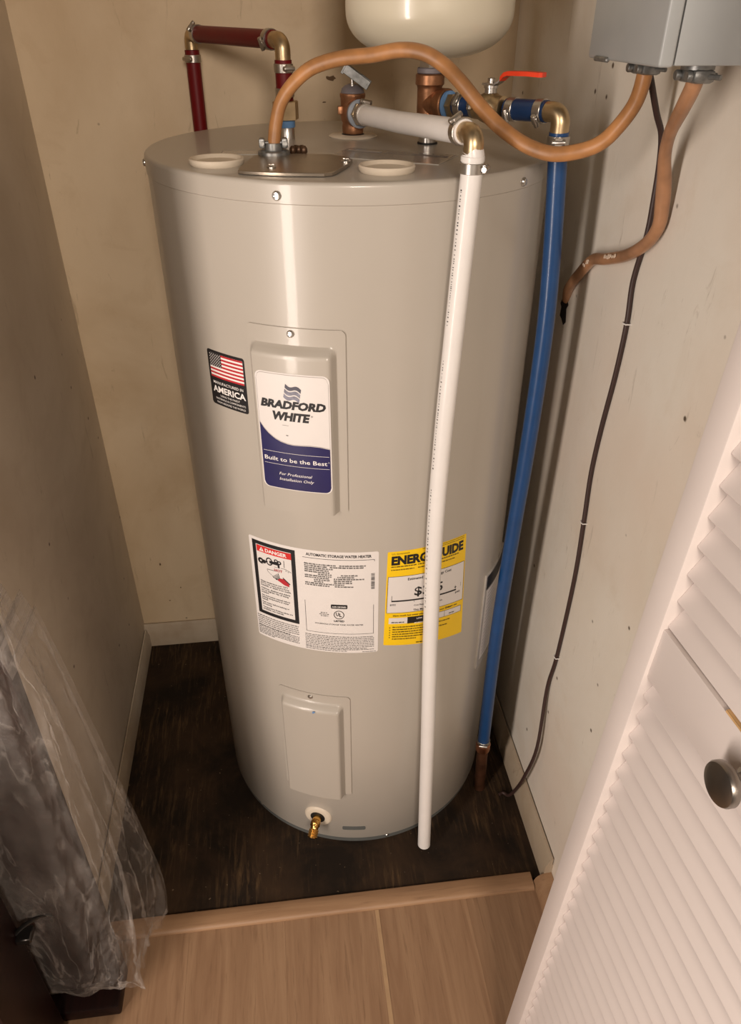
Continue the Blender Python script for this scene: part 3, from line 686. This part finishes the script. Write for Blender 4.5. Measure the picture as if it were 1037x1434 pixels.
b.lathe([(.0152, 0), (.0150, .014), (.0158, .017), (.0182, .0205), (.0182, .0300), (.0168, .0312)], (tx, ty, zt), dB, 32)
tee = b.build('tee_fitting', M_BRONZE, cw)
T0 = Vector((tx, ty, zt))
MB().lathe([(.0150, .0312), (.0158, .0318), (.0158, .0350), (.0150, .0356)], T0, dB, 28).build('blue_ring', M_BLUERING, cw)
MB().lathe([(.0118, .0356), (.0138, .0362), (.0138, .044), (.0118, .0450)], T0, dB, 6).build('hex_adapter', M_BRASS, cw, smooth=20)
MB().tube([T0+dB*.045, T0+dB*.084], .0112, 20).build('tube', M_BLUED, cw)
clamp(cw, T0+dB*.053, dB, .0112, (-.6, -.5, .5)); clamp(cw, T0+dB*.077, dB, .0112, (-.6, -.5, .3))
EB = T0+dB*.1960
MB().tube([T0+dB*.122, EB-dB*.019], .0112, 20).build('tube', M_BLUED, cw)
clamp(cw, T0+dB*.130, dB, .0112, (-.5, -.5, -.3)); clamp(cw, EB-dB*.027, dB, .0112, (-.7, -.4, -.7))
MB().tube(elbow_path(EB, -dB, (0,0,-1), .0215, .011), .0105, 18).build('elbow', M_BRASS, cw)
blue = [(EB.x, EB.y, EB.z-.019), (EB.x+.0005, -.160, 1.1575), (.2215,-.1600,1.1321), (.2295,-.1600,1.0334), (.2342,-.1600,.9288), (.2330,-.1600,.7777), (.2281,-.1600,.6113), (.2232,-.1605,.3962), (.2246,-.1610,.1767), (.2250,-.1612,.128)]
MB().tube(cat_rom(blue, 6), .0110, 20).build('riser_tube', M_BLUE, cw)
clamp(cw, (EB.x, EB.y, EB.z-.028), (0,0,1), .0112, (-.3, -1, 0))
clamp(cw, (.2249, -.1612, .1365), (.01,0,1), .0110, (-.3, -1, 0), wd=.007)
MB().lathe([(.0106, .112), (.0132, .113), (.0138, .118), (.0130, .124), (.0138, .128), (.0125, .132), (.011, .132)], (.2252, -.1614, 0), (0,0,1), 28).build('copper_coupling', M_COPPER, cw)
MB().tube([(.2252, -.1614, .114), (.2268, -.1628, .05), (.2280, -.1640, -.002)], .0105, 18).build('copper_stub', M_COPPERD, cw)

# ball valve with red lever
bv = thing('ball_valve', T0+dB*.096, 'steel ball valve with red lever on the blue pipe above the heater', 'valve')
VC = T0+dB*.096
MB().lathe([(.0112, -.020), (.0130, -.019), (.0130, -.012), (.0150, -.009), (.0165, -.004), (.0165, .004), (.0150, .009), (.0130, .012), (.0130, .020), (.0112, .021)], VC, dB, 28).build('valve_body', M_BRASS, bv)
MB().lathe([(.0070, .010), (.0070, .0200), (.0082, .0205), (.0082, .0232), (.0045, .0238), (.0045, .0300), (.0036, .0306)], VC, (0,0,1), 18).build('valve_stem', M_STEEL, bv)
hd = Vector((.66, -.70, 0)).normalized(); hn = Vector((-hd.y, hd.x, 0))
def lever(pts, wdt, th):
    b = MB(); L = []
    for (d, z, k) in pts: 
        c = VC+hd*d+Vector((0,0,z)); L += [c-hn*wdt*k/2, c+hn*wdt*k/2, c+hn*wdt*k/2+Vector((0,0,th)), c-hn*wdt*k/2+Vector((0,0,th))]
    n = len(pts); f = [(0,1,2,3), (4*n-1, 4*n-2, 4*n-3, 4*n-4)]
    for i in range(n-1):
        for k in range(4): f.append((4*i+k, 4*i+4+k, 4*i+4+(k+1) % 4, 4*i+(k+1) % 4))
    return b.add(L, f)
lv = lever([(-.009, .0232, .8), (.006, .0232, 1), (.012, .0262, .85), (.016, .0305, .8), (.021, .0335, .8)], .014, .0022).build('lever', M_STEEL, bv, smooth=30)
lever([(.0145, .0282, .9), (.019, .0325, 1), (.024, .0340, 1), (.048, .0345, 1.05), (.064, .0340, 1.0), (.067, .0340, .6)], .015, .0045).build('lever_grip', M_REDH, lv, smooth=30)

# ------------------------------------------------------------------ expansion tank
et = thing('expansion_tank', (tx, ty, 1.212), 'ivory expansion tank hanging in view above the water heater', 'tank')
MB().lathe([(.0150, 0), (.0162, .001), (.0162, .0055), (.0150, .0065)], (tx, ty, 1.212), (0,0,1), 28).build('rubber_collar', M_GREYPL, et)
MB().lathe([(.0118, .0060), (.0140, .0066), (.0140, .0150), (.0118, .016), (.0105, .03)], (tx, ty, 1.212), (0,0,1), 6, rot=.2).build('hex_neck', M_STEEL, et, smooth=20)
pr = [(.0010, 1.2295)]
for k in range(1, 15):
    q = k/14*PI/2; pr.append((.0995*math.sin(q)**.80, 1.2290+.050*(1-math.cos(q)**.9) if q < PI/2-.001 else 1.279))
pr += [(.0995, 1.34), (.0995, 1.42), (.092, 1.47), (.06, 1.505), (.001, 1.515)]
MB().lathe(pr, (tx-.004, ty, -.002), (0,0,1), 96).build('tank_shell', M_EXP, et, smooth=70)

# ------------------------------------------------------------------ relief valve and discharge pipe
px_, py_ = .0124, .0711
rv = thing('relief_valve', (px_, py_, H), 'bronze relief valve with a steel test lever on the heater lid', 'valve')
MB().lathe([(.032, 0), (.033, .001), (.030, .0028), (.001, .003)], (px_, py_, H), (0,0,1), 40).build('foam_pad', M_CREAMPL, rv)
MB().lathe([(.0140, .002), (.0155, .003), (.0140, .004)], (px_, py_, H), (0,0,1), 28).build('seal_ring', M_BLACK, rv)
EW = Vector((.0978, -.2580, 1.1765)); O2 = Vector((px_, py_, 1.1625)); dW = (EW-O2).normalized()
b = MB().lathe([(.0125, .003), (.0142, .006), (.0145, .012), (.0138, .017), (.0155, .020), (.0162, .024), (.0162, .046), (.0170, .0475), (.0170, .0510), (.0155, .052)], (px_, py_, H), (0,0,1), 32)
b.lathe([(.0140, 0), (.0140, .012), (.0165, .0145), (.0165, .0220), (.0140, .0225)], O2, dW, 28); b.build('valve_body', M_BRONZE, rv)
b = MB().box((-.0035, -.004, 0), (.0035, .004, .010), .0012, 2, Matrix.Translation((px_-.0170, py_-.004, H+.027)))
b.build('cast_boss', M_BRONZE, rv)
MB().lathe([(.0150, .0510), (.0158, .052), (.0145, .057), (.0095, .061), (.0040, .0625), (.001, .0628)], (px_, py_, H), (0,0,1), 28).build('cap', M_GREYPL, rv)
ml = Matrix.Translation((px_-.003, py_-.012, H+.0745)) @ Matrix.Rotation(rad(-12), 4, 'Z') @ Matrix.Rotation(rad(33), 4, 'Y')
b = MB().box((-.010, -.0080, -.004), (.027, -.0064, .007), .0005, 1, ml).box((-.010, .0064, -.004), (.027, .0080, .007), .0005, 1, ml).box((-.010, -.0080, .0055), (.012, .0080, .007), .0005, 1, ml)
b.box((-.012, -.0070, -.006), (-.008, .0070, .006), .0005, 1, ml)
b.lathe([(.0018, -.010), (.0018, .010)], ml @ Vector((.022, 0, .001)), (0.2, 1, 0), 8); b.build('test_lever', M_ZINC, rv)
MB().lathe([(.0025, .058), (.0025, .072)], (px_-.001, py_-.008, H), (0,0,1), 10).build('lever_stem', M_STEEL, rv)

dp_ = thing('discharge_pipe', (EW.x, -.285, .02), 'white plastic discharge pipe running down the front of the water heater', 'pipe')
MB().lathe([(.0140, .0225), (.0170, .0235), (.0170, .0275), (.0150, .0285)], O2, dW, 28).build('grey_ring', plain('blue_grey_ring', (.25, .28, .33), .5), dp_)
MB().lathe([(.0120, .0285), (.0142, .0295), (.0142, .036), (.0120, .0370)], O2, dW, 6).build('hex_adapter', M_BRASS, dp_, smooth=20)
MB().tube([O2+dW*.037, O2+dW*.16+Vector((0,0,-.0015)), EW-dW*.020], .0118, 22).build('arm_tube', M_WHITEP, dp_)
clamp(dp_, O2+dW*.043, dW, .0119, (.2, 0, 1)); clamp(dp_, EW-dW*.027, dW, .0119, (-.5, -.2, .9))
MB().tube(elbow_path(EW, -dW, (0,0,-1), .0205, .011), .0100, 20).build('elbow', M_BRASS, dp_)
white = [(EW.x, EW.y, EW.z-.0185), (.0979,-.2585,1.1494), (.0943,-.2590,1.0631), (.0900,-.2600,.9640), (.0850,-.2610,.8410), (.0825,-.2620,.6965), (.0850,-.2650,.512), (.0898,-.2710,.303), (.0925,-.2780,.120), (.0935,-.2840,.0215)]
wp = cat_rom(white, 6)
b = MB().tube(wp, .0112, 22, caps=False)
riser = b.build('riser_tube', M_WHITEP, dp_)
MB().lathe([(.0112, 0), (.0088, 0), (.0088, .02), (.001, .02)], wp[-1], (wp[-2]-wp[-1]), 22, capb=False, capt=True).build('open_end', plain('pale_grey_bore', (.5,.48,.46), .5), dp_)
clamp(dp_, (EW.x, EW.y, EW.z-.0305), (0,0,1), .0114, (.9, -.5, 0))
MB().lathe([(.0108, 0), (.0120, .0006), (.0120, .0052), (.0108, .0058)], (EW.x, EW.y, EW.z-.0250), (0,0,1), 24).build('collar', M_WHITEP, dp_)
# dashed print along the pipe
b = MB(); rg = random.Random(2)
for k in range(8, 34):
    if k in (17, 18, 26): continue
    c = wp[k]; d = (wp[k+1]-wp[k]); 
    s0 = 0
    while s0 < .92:
        ln = rg.uniform(.03, .09); wd_ = rg.uniform(.0004, .0011)
        q0 = c+d*s0; q1 = c+d*min(1, s0+ln); nn = Vector((-.90, -.44, 0)).normalized(); tt = Vector((.44, -.90, 0)).normalized()
        L = [q0+nn*.01128-tt*wd_, q1+nn*.01128-tt*wd_, q1+nn*.01128+tt*wd_, q0+nn*.01128+tt*wd_]
        b.add(L, [(0,1,2,3)]); s0 += ln+rg.uniform(.05, .22)
b.build('pipe_print', M_INK, riser, smooth=0, kind='stuff')

# ------------------------------------------------------------------ cables and wire
cable1 = [(.2494,-.2816,1.2440),(.2500,-.2816,1.2237),(.2485,-.2750,1.2022),(.2390,-.2650,1.1806),(.2287,-.2550,1.1661),(.2120,-.2450,1.1576),(.1873,-.2350,1.1540),(.1626,-.2200,1.1606),(.1381,-.2050,1.1758),(.1198,-.1900,1.1929),(.1003,-.1750,1.2146),(.0836,-.1600,1.2298),(.0643,-.1500,1.2396),(.0413,-.1400,1.2418),(.0123,-.1300,1.2369),(-.0211,-.1200,1.2333),(-.0507,-.1100,1.2243),(-.0717,-.1000,1.2083),(-.0857,-.0950,1.1899),(-.0921,-.0940,1.1707),(-.0953,-.0950,1.1545),(-.0968,-.0960,1.1420)]
o = MB().tube(cat_rom(cable1, 6), .0078, 16, flat=.92).build('power_cable', M_TAN, loc=(-.0968, -.096, H))
o['label'] = 'thick tan power cable arching over the heater from lid to grey box'; o['category'] = 'cable'; o['group'] = 'tan power cables'
cable2 = [(.2500,-.3802,1.2440),(.2500,-.3790,1.2275),(.2560,-.3573,1.2086),(.2660,-.3235,1.1842),(.2760,-.3022,1.1611),(.2860,-.2914,1.1373),(.2925,-.2858,1.1113),(.2955,-.2812,1.0896),(.2955,-.2627,1.0683),(.2955,-.2220,1.0452),(.2955,-.1677,1.0261),(.2955,-.1300,1.0147),(.2962,-.0925,.9860),(.2985,-.0590,.9568),(.3060,-.0400,.9350)]
c2 = cat_rom(cable2, 6); rs = [.0071+.0012*math.sin(i*.19+1)*math.exp(-((i-26)/14)**2) for i in range(len(c2))]
o = MB().tube(c2, rs, 16, flat=.95).build('power_cable', M_TANP, loc=(.30, -.05, .94))
o['label'] = 'pinkish tan cable curling from the grey box into a hole in the right wall'; o['category'] = 'cable'; o['group'] = 'tan power cables'
# paint smears on the cable
b = MB(); rg = random.Random(4)
for i in (56, 57, 58, 66, 67):
    c = c2[i]; d = (c2[i+1]-c2[i]).normalized(); nn = (CAM-c); nn = (nn-d*nn.dot(d)).normalized(); nn = (nn+Vector((0,0,.35))).normalized()
    nn = (nn-d*nn.dot(d)).normalized(); tt = d.cross(nn)
    for k in range(4):
        q = c+nn*.0083+d*rg.uniform(-.005,.005)+tt*rg.uniform(-.0015,.0015); s_ = rg.uniform(.0012, .0026)
        b.lathe([(s_, -.0006), (s_*.8, .0003), (.0002, .0005)], q, nn, 7, rot=rg.random())
b.build('paint_smear', plain('dried_cream_paint', (.66, .52, .40), .6), o, kind='stuff')
wire = [(.2560,-.2800,1.2400),(.2560,-.2794,1.2273),(.2600,-.2762,1.2222),(.2800,-.2600,1.1924),(.2945,-.2490,1.1725),(.3015,-.2435,1.1438),(.3015,-.2470,1.1106),(.3015,-.2478,1.0726),(.3015,-.2372,1.0203),(.3015,-.2425,.9717),(.3015,-.2399,.9052),(.3015,-.2304,.8259),(.3015,-.2268,.7567),(.3015,-.2336,.6807),(.3015,-.2396,.5790),(.3015,-.2329,.4174),(.2995,-.2251,.3352),(.2930,-.2440,.2094),(.2875,-.2275,.1070),(.2850,-.2057,.0389),(.2780,-.1950,.0080),(.2700,-.1850,.0036),(.2620,-.1880,.0036)]
o = MB().tube(cat_rom(wire, 6), .0031, 10).build('ground_wire', M_BROWN, loc=(.285, -.2057, 0))
o['label'] = 'thin brown wire stapled down the right wall to the floor'; o['category'] = 'wire'
for (y, z) in ((-.2425, .9717), (-.2336, .6807), (-.2329, .4174)):
    MB().tube([(XR+.001, y-.0048, z), (.2985, y-.0042, z), (.2975, y, z), (.2985, y+.0042, z), (XR+.001, y+.0048, z)], .0009, 8).build('staple', M_PAPERW, o)

# ------------------------------------------------------------------ electrical box
bx = thing('electrical_box', (.25, -.3375, 1.2400), 'grey steel electrical box mounted high on the right wall', 'electrical box')
MB().box((.2135, -.4105, 1.2410), (XR, -.2640, 1.72), .0015, 2).build('box_body', M_BOX, bx)
cv = MB().box((.2000, -.4125, 1.2400), (.2122, -.2625, 1.722), .0024, 3).build('box_cover', M_BOX, bx)
MB().box((.1975, -.312, 1.2385), (.2015, -.283, 1.2425), .001, 1).build('latch_tab', M_ZINC, cv)
def connector(x, y):
    b = MB().lathe([(.0135, 0), (.0135, -.004), (.0105, -.0045), (.0105, -.012)], (x, y, 1.241), (0,0,1), 20)
    b.box((x-.0095, y-.0160, 1.2275), (x+.0095, y+.0160, 1.2375), .0035, 2)
    for s in (-1, 1): b.lathe([(.0034, -.0135), (.0040, -.0125), (.0040, -.0095), (.0026, -.009), (.0026, .012)], (x, y+s*.0100, 1.2325), (1, 0, 0), 12)
    b.lathe([(.0020, 0), (.0020, .014)], (x+.002, y-.012, 1.2325), (.5, -1, 0), 8)
    return b.build('cable_connector', M_ZINC, bx)
connector(.2500, -.2816); connector(.2500, -.3790)

# ------------------------------------------------------------------ louvered door
dO = Vector((.1476, -.6016, 0)); daz = rad(3.6); dal = math.atan(.0497)
D1 = Vector((math.sin(daz), -math.cos(daz), 0)); D2 = Vector((math.sin(dal)*math.cos(daz), math.sin(dal)*math.sin(daz), math.cos(dal))); DN = D1.cross(D2)
dm = Matrix((D1, D2, DN)).transposed().to_4x4(); dm.translation = dO
door = thing('louvered_door', dO, 'white louvered folding door leaning against the right wall', 'door')
dw, dh, dt = .375, 2.0, .028
MB().box((0, .012, -dt), (.0275, dh, 0), .0015, 2, dm).build('stile', M_DOOR, door)
MB().box((dw-.0275, .012, -dt), (dw, dh, 0), .0015, 2, dm).build('stile', M_DOOR, door)
for (a_, c_) in ((.012, .105), (.798, .854), (1.93, 2.0)):
    MB().box((.0272, a_, -dt+.004), (dw-.0272, c_, -.0035), .0015, 2, dm).build('rail', M_DOOR, door)
# bare-wood split along the top of the middle rail
bmw = MB().box((.116, .8535, -.013), (dw-.03, .8562, -.0035), .0004, 1, dm).build('bare_wood_edge', M_BAREWOOD, door)
# slats: lower edge forward, upper edge back
th = rad(28)     # tilt of the slat from the door plane
sm = bpy.data.meshes.new('slat'); tb = MB().box((-(dw-.055)/2-.0004, -.0005, -.0060), ((dw-.055)/2+.0004, .0345, 0), .0022, 2)
sm.from_pydata(tb.v, [], tb.f); sm.materials.append(M_DOOR); sm.shade_smooth(); sm.set_sharp_from_angle(angle=rad(35))
ts = [.8570+.0272*k for k in range(39)]+[.7755-.0261*k for k in range(25, -1, -1) if .7755-.0261*k > .108]
for t_ in ts:
    if not ((.85 < t_ < 1.90) or t_ < .790): continue
    o = bpy.data.objects.new('slat', sm); COL.objects.link(o); o.parent = door
    ml = dm @ Matrix.Translation((dw/2, t_, -.0055)) @ Matrix.Rotation(-th, 4, 'X')
    ml.translation -= dO; o.matrix_local = ml
kp = dm @ Vector((.157, .829, -.0035))
MB().lathe([(.0095, 0), (.0095, .002), (.0060, .0040), (.0055, .010), (.0085, .0130), (.0145, .0150), (.0165, .0175), (.0165, .0215), (.0155, .0235), (.0120, .0245), (.001, .0250)], kp, DN, 36).build('knob', M_NICKEL, door, label='round brushed nickel knob')

# ------------------------------------------------------------------ dark furniture and plastic sheet
fu = thing('wooden_furniture', (-.6, -.49, 0), 'dark cherry wood furniture end standing at the lower left under plastic', 'furniture')
MB().box((-1.05, -.462, .030), (-.405, -.440, 1.55), .004, 2).build('end_panel', M_DARKWOOD, fu)  # unseen upper part added: made tall to shade the tank's left side
MB().box((-1.05, -.492, 0), (-.413, -.425, .026), .004, 2).build('foot_rail', M_DARKWOOD, fu)
MB().box((-.56, -.60, 0), (-.4885, -.503, .62), .004, 2).build('post', M_DARKWOOD, fu)
MB().box((-1.05, -.59, .50), (-.5605, -.515, .60), .004, 2).build('side_rail', M_DARKWOOD, fu)
cl = MB().tube(cat_rom([(-.4890, -.512, .300), (-.478, -.505, .305), (-.462, -.492, .300), (-.452, -.487, .287), (-.455, -.488, .276)], 6), .0035, 10, flat=.5)
cl.box((-.4890, -.520, .286), (-.470, -.500, .296), .0015, 1); cl.build('metal_hook', plain('dark_metal', (.05, .045, .042), .3, .8), fu)

# draped plastic: rows from top to hem, columns from the wrapped side to the free edge (rows run down the sheet)
rowsP = [
 (1.150, [(-.95,-.466), (-.70,-.467), (-.56,-.468), (-.50,-.467), (-.460,-.466), (-.462,-.440), (-.456,-.405), (-.452,-.380)]),
 # z,   [(x, y) along the row: tucked behind the post ... free right edge]
 (.900, [(-.95,-.468), (-.70,-.470), (-.56,-.471), (-.47,-.469), (-.435,-.462), (-.434,-.430), (-.426,-.392), (-.4240,-.364)]),
 (.805, [(-.95,-.470), (-.70,-.473), (-.56,-.474), (-.46,-.472), (-.425,-.460), (-.420,-.430), (-.417,-.392), (-.4159,-.362)]),
 (.708, [(-.95,-.471), (-.70,-.474), (-.56,-.478), (-.455,-.476), (-.415,-.462), (-.412,-.425), (-.404,-.388), (-.4024,-.360)]),
 (.590, [(-.95,-.471), (-.70,-.476), (-.56,-.480), (-.452,-.480), (-.408,-.464), (-.402,-.424), (-.392,-.386), (-.3881,-.360)]),
 (.413, [(-.95,-.471), (-.70,-.476), (-.56,-.484), (-.455,-.488), (-.405,-.474), (-.392,-.430), (-.376,-.388), (-.3690,-.360)]),
 (.270, [(-.95,-.471), (-.70,-.476), (-.56,-.484), (-.458,-.492), (-.402,-.480), (-.386,-.434), (-.366,-.390), (-.3542,-.360)]),
 (.150, [(-.95,-.471), (-.70,-.478), (-.56,-.486), (-.462,-.496), (-.403,-.484), (-.388,-.440), (-.366,-.394), (-.3440,-.362)]),
 (.075, [(-.95,-.471), (-.70,-.478), (-.56,-.486), (-.468,-.490), (-.408,-.484), (-.396,-.446), (-.378,-.402), (-.3480,-.366)]),
 (.032, [(-.95,-.471), (-.70,-.478), (-.56,-.484), (-.470,-.482), (-.404,-.486), (-.402,-.455), (-.388,-.410), (-.3620,-.368)]),
]
NU, NV = 170, 260
def crv(P, t):
    n = len(P)-1; x = min(t*n, n-1e-6); i = int(x); f = x-i
    a_, b_, c_, d_ = P[max(i-1,0)], P[i], P[i+1], P[min(i+2,n)]
    return [.5*((2*b_[k])+(c_[k]-a_[k])*f+(2*a_[k]-5*b_[k]+4*c_[k]-d_[k])*f*f+(-a_[k]+3*b_[k]-3*c_[k]+d_[k])*f**3) for k in range(len(P[0]))]
from mathutils import noise as mnoise
def ridge(x, y, z): return 1-2*abs(mnoise.noise(Vector((x, y, z))))
V = []
DX = (0, 0, 0, .004, .022, .016, .006, 0)
for j in range(NV+1):
    t = j/NV
    zz = crv([(r_[0],) for r_ in rowsP], t)[0]
    ctrl = [crv([r_[1][c] for r_ in rowsP], t) for c in range(8)]
    ctrl = [(a_+DX[c], b_) for c, (a_, b_) in enumerate(ctrl)]
    for i in range(NU+1):
        s = i/NU; s2 = .25+.75*s
        x, y = crv(ctrl, s2); z = zz
        k = .35+.65*t
        # long vertical folds, slanted creases and fine crumples
        fold = .0070*math.sin(s*24+3.0*t+1.6*math.sin(3*t+s*6))*k+.0035*math.sin(s*57+6*t)*k
        q = mnoise.noise(Vector((s*3, t*4, .5)))
        cr = (ridge(s*5+t*2.5, t*4.5-s*2, 1.7)-.5)*.016*k+(ridge(s*13-t*7, t*9+s*5, 4.2)-.5)*.007*k+(ridge(s*34+q*6, t*34+s*12, 9.1)-.5)*.0030
        d = fold+cr
        edge = min(1, (1-s)/.06)          # keep the free edge calm
        d *= .08+.92*edge
        x += d*.60; y -= abs(d)*.75
        hem = max(0, (t-.80)/.20)
        if s > .72: z += hem*(s-.72)/.28*(.030*math.sin(s*30)+.012)
        else: z += hem*(.052*math.exp(-((s-.30)/.22)**2)+.008*math.sin(s*50)+.006)
        y = min(y, -.350)
        if y > -.378: y = min(y, -.374) if x < XL+.01 else y
        if x < -.398 and y > -.466: y = -.466 if x < -.402 else y
        V.append((x, y, max(z, .004)))
F = [(j*(NU+1)+i, j*(NU+1)+i+1, (j+1)*(NU+1)+i+1, (j+1)*(NU+1)+i) for j in range(NV) for i in range(NU)]
pl = MB().add(V, F).build('plastic_sheet', M_PLASTIC, loc=(-.43, -.45, 0), smooth=180)
pl['label'] = 'crumpled clear plastic sheet draped over the dark furniture at lower left'; pl['category'] = 'plastic sheet'
